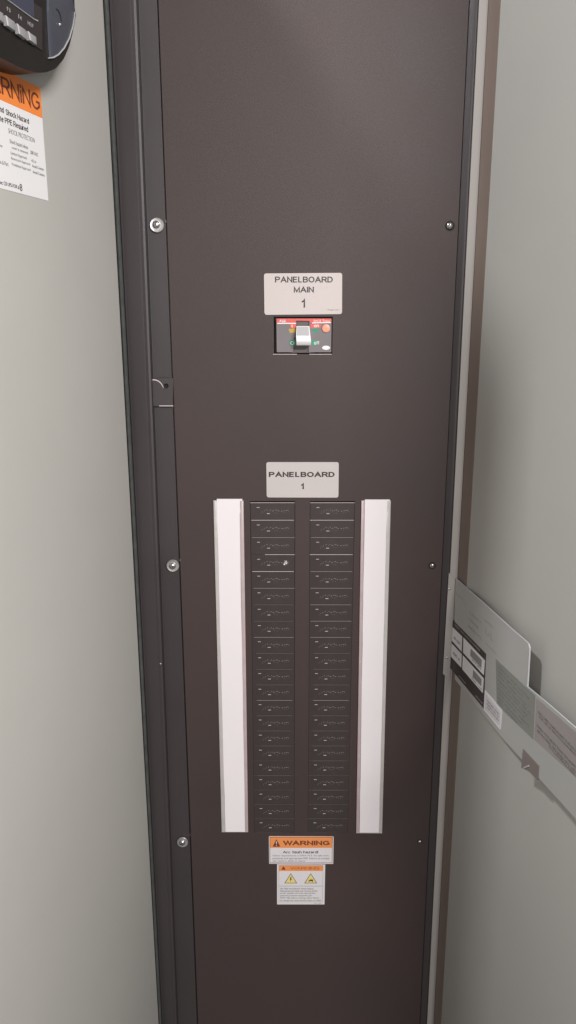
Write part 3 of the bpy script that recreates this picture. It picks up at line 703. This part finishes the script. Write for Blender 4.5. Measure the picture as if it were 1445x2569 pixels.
# ------------------------------------------------------------------ slanting label plate in front of the right door
aP = math.radians(8.9)
PP0 = PANEL.hit(1140, 1500, .0055)
PLP = Plane(PP0, (math.sin(aP), -math.cos(aP), 0))
lp = Th('label_plate', 'long grey metal plate covered in labels, standing off the right door', 'plate', PLP, 1141, 1560, 0)
zt = 0.0
PO = [(1141, 1449.5), (1222, 1521.8), (1284, 1578.5), (1316, 1606.5), (1325.5, 1615.5), (1328.5, 1626), (1323, 1723), (1382, 1772.5), (1441, 1824), (1560, 1928), (1560, 2190), (1420, 2028), (1260, 1852), (1141, 1705)]
hole = [(1311.5, 1879), (1351, 1922), (1348.5, 1958), (1329, 1936), (1307, 1926.5)]
holed('plate', lp.poly(PO, 0), [], -.0016, 0, M['plate'], lp, .0003)
# bright cut upper edges
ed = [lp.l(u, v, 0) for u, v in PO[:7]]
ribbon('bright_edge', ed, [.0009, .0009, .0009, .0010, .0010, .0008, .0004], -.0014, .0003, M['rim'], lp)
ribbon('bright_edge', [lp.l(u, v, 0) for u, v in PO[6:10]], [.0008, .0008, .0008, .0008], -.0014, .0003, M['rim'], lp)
# flange screwed to the light strip
fl = []
sv = lambda u, v: tuple(lp.Mi @ PANEL.hit(u, v, .0064))
pts = [(1126, 1436.5), (1142, 1450), (1127.5, 1706), (1111, 1690)]
bm = bmesh.new(); fr = [bm.verts.new(sv(*p)) for p in pts]; bk = [bm.verts.new(tuple(lp.Mi @ PANEL.hit(p[0], p[1], .0050))) for p in pts]
bm.faces.new(fr); bm.faces.new(bk[::-1])
for i in range(4): bm.faces.new((fr[i], bk[i], bk[(i + 1) % 4], fr[(i + 1) % 4]))
bmobj('flange', bm, M['strip'], lp)
slab('shade_tab', lp.poly(hole, .0012), -.0016, .0012, M['tab'], lp, .0002)  # added tab; its dark taupe stands for a patch of shade
slab('bent_lip', lp.poly([(1312, 1925), (1325, 1919), (1326, 1924), (1313, 1929)], .0022), .0012, .0022, M['plate'], lp, .0003)
z = .0002
# olive label and pinkish label, both full of print
slab('olive_label', lp.poly([(1243.5, 1653), (1322, 1726), (1343, 1745), (1338, 1856), (1246, 1768)], z), .0, z, M['band'], lp)
slab('pink_label', lp.poly([(1345, 1750), (1450, 1842), (1560, 1940), (1560, 2080), (1450, 1955), (1340, 1856)], z), .0, z, M['bandr'], lp)
def ptx(s, a, b, h, bold=0.0, zz=.0003):
    """slanted print: lower-left pixel a, lower-right pixel b, height h px at a"""
    x0, y0 = lp.l(a[0], a[1], zz); x1, y1 = lp.l(b[0], b[1], zz); _, yt_ = lp.l(a[0], a[1] - h, zz)
    return (s, x0, x1, y0, yt_, bold)
rr = []
words = ['Follow the wiring', 'diagram', 'Use copper wire', 'rated at least 75 C', 'torque all lugs', 'before closing', 'the cover again', 'see the manual', 'for details']
for i in range(9):
    v0 = 1675 + i * 10.8
    rr.append(ptx(words[i], (1250, v0), (1250 + (78, 60, 70, 82, 74, 66, 78, 60, 46)[i], v0 + 70), 5.2))
lettering('olive_print', rr, z + .0001, M['inkg'], lp)
rr = []
for (a, b, s) in (((1350, 1789), (1445, 1880), 'ENCLOSED PANELBOARD SUITABLE'), ((1352, 1801), (1445, 1892), 'FOR USE AS SERVICE EQUIPMENT'), ((1346, 1822), (1445, 1925), 'WHEN NOT MORE THAN SIX MAINS'), ((1347, 1834), (1445, 1938), 'ARE PROVIDED AND WHEN NOT USED'), ((1376, 1874), (1445, 1950), 'AS A LIGHTING PANEL')):
    rr.append(ptx(s, a, b, 7.0, .01))
lettering('pink_print', rr, z + .0001, M['inkg'], lp)
# etched ratings over the dark label
rr = []
for (a, b, h, s) in (((1178, 1540), (1208, 1568), 7, 'UNIT'), ((1176, 1556), (1200, 1580), 6, 'TYPE'), ((1174, 1572), (1210, 1606), 6, 'SERIAL'), ((1142, 1490), (1168, 1514), 5, 'TYPE 1'), ((1214, 1556), (1236, 1574), 5, 'LISTED'), ((1217, 1590), (1237, 1610), 15, 'UL'), ((1218, 1616), (1246, 1642), 4, 'E210690')):
    rr.append(ptx(s, a, b, h))
lettering('etched_print', rr, .0001, M['inkl'], lp)
# dark rating label with four white fields
slab('dark_label', lp.poly([(1129.5, 1549), (1219.3, 1640.5), (1212.8, 1777), (1125, 1671)], .0003), .0, .0003, M['dark'], lp)
zf = .0004
flds = ([(1131, 1569), (1159.5, 1597), (1158, 1635), (1130, 1603)], [(1162.5, 1599), (1216.5, 1657), (1213.5, 1694), (1161.5, 1637)],
        [(1129, 1610), (1158.5, 1641), (1157, 1675), (1127.5, 1643)], [(1161, 1644), (1213.5, 1702), (1211, 1739), (1159.5, 1679)])
for q in flds: slab('white_field', lp.poly(q, zf), .00031, zf, M['whitest'], lp)
slabs('barcode', [lp.poly([(1181, 1627), (1209, 1656), (1207.5, 1676), (1180, 1645)], zf), lp.poly([(1187, 1680), (1208.5, 1704), (1207.5, 1722), (1186, 1698)], zf)], zf, zf + .0001, M['bar'], lp)
lettering('label_print', [ptx('AF-1047', (1138, 1602), (1155, 1620), 8, 0, zf), ptx('400 A', (1136, 1640), (1154, 1660), 8, 0, zf), ptx('GX47-2096', (1184, 1656), (1207, 1681), 5, 0, zf), ptx('PXN-1163', (1184, 1704), (1208, 1731), 5, 0, zf)], zf + .0001, M['inkg'], lp)
lettering('light_print', [ptx('powered', (1193, 1748), (1210, 1768), 7, .0, zf), ptx('MODEL AND CATALOG NUMBERS', (1142, 1570), (1204, 1634), 5, 0, zf), ptx('patented', (1151, 1697), (1168, 1716), 5, 0, zf)], .0003 + .0001, M['inkl'], lp)
# small white label hanging over the lower edge
slab('small_white_label', lp.poly([(1216.5, 1731.5), (1259, 1781), (1254.8, 1831), (1213.3, 1781)], .0006), .0, .0006, M['whitest'], lp)
slab('label_field', lp.poly([(1218.5, 1742), (1256.5, 1786), (1253, 1822), (1216.5, 1779)], .0007), .00062, .0007, M['white'], lp)
lettering('small_label_print', [ptx(s, (1221, 1758 + i * 8), (1252, 1795 + i * 7.5), 3.6, 0, .0008) for i, s in enumerate(('TESTED AND', 'INSPECTED AT', 'THE FACTORY'))], .0008, M['inkg'], lp)
for (u, v, lab) in ((1127.5, 1478, 'tiny screw in the label plate flange, near its top corner'), (1121, 1650, 'tiny screw in the label plate flange, beside the dark rating label')):
    t = Th('flange_screw', lab, 'screw', PANEL, u, v, .0065, 'screws holding the label plate')
    dome('screw_head', .0019, .0012, M['steel'], t)
    slab('cross_recess', rect(-.0011, -.0003, .0011, .0003), .0006, .0013, M['steeld'], t)

# ------------------------------------------------------------------ light
SC.world = bpy.data.worlds.new('World'); SC.world.use_nodes = True
bg = SC.world.node_tree.nodes['Background']; bg.inputs['Color'].default_value = (1.0, .97, .95, 1); bg.inputs['Strength'].default_value = .16
def lamp(name, loc, target, sx, sy, power, col):
    l = bpy.data.lights.new(name, 'AREA'); l.shape = 'RECTANGLE'; l.size = sx; l.size_y = sy; l.energy = power; l.color = col
    o = bpy.data.objects.new(name, l); COL.objects.link(o); o.location = loc
    o.rotation_euler = (Vector(target) - Vector(loc)).to_track_quat('-Z', 'Y').to_euler()
    return o
lamp('ceiling_lamp', (.95, -2.3, 2.45), (-.15, -.1, 1.1), .9, .25, 70, (1.0, .975, .955))
lamp('ceiling_lamp', (-.95, -.80, 2.87), (.2, -.2, 1.2), .11, .11, 22, (.97, .985, 1.0))
lamp('front_fill_lamp', (.04, -1.3, 1.45), (0, 0, .75), .25, .25, 3.0, (1.0, .955, .94))  # unseen flash-like fill near the camera, added to brighten the panel

SC.render.engine = 'CYCLES'
SC.cycles.samples = 160; SC.cycles.use_denoising = True; SC.cycles.max_bounces = 6
SC.render.resolution_x = 576; SC.render.resolution_y = 1024
SC.view_settings.view_transform = 'Standard'; SC.view_settings.look = 'None'; SC.view_settings.exposure = 0; SC.view_settings.gamma = 1
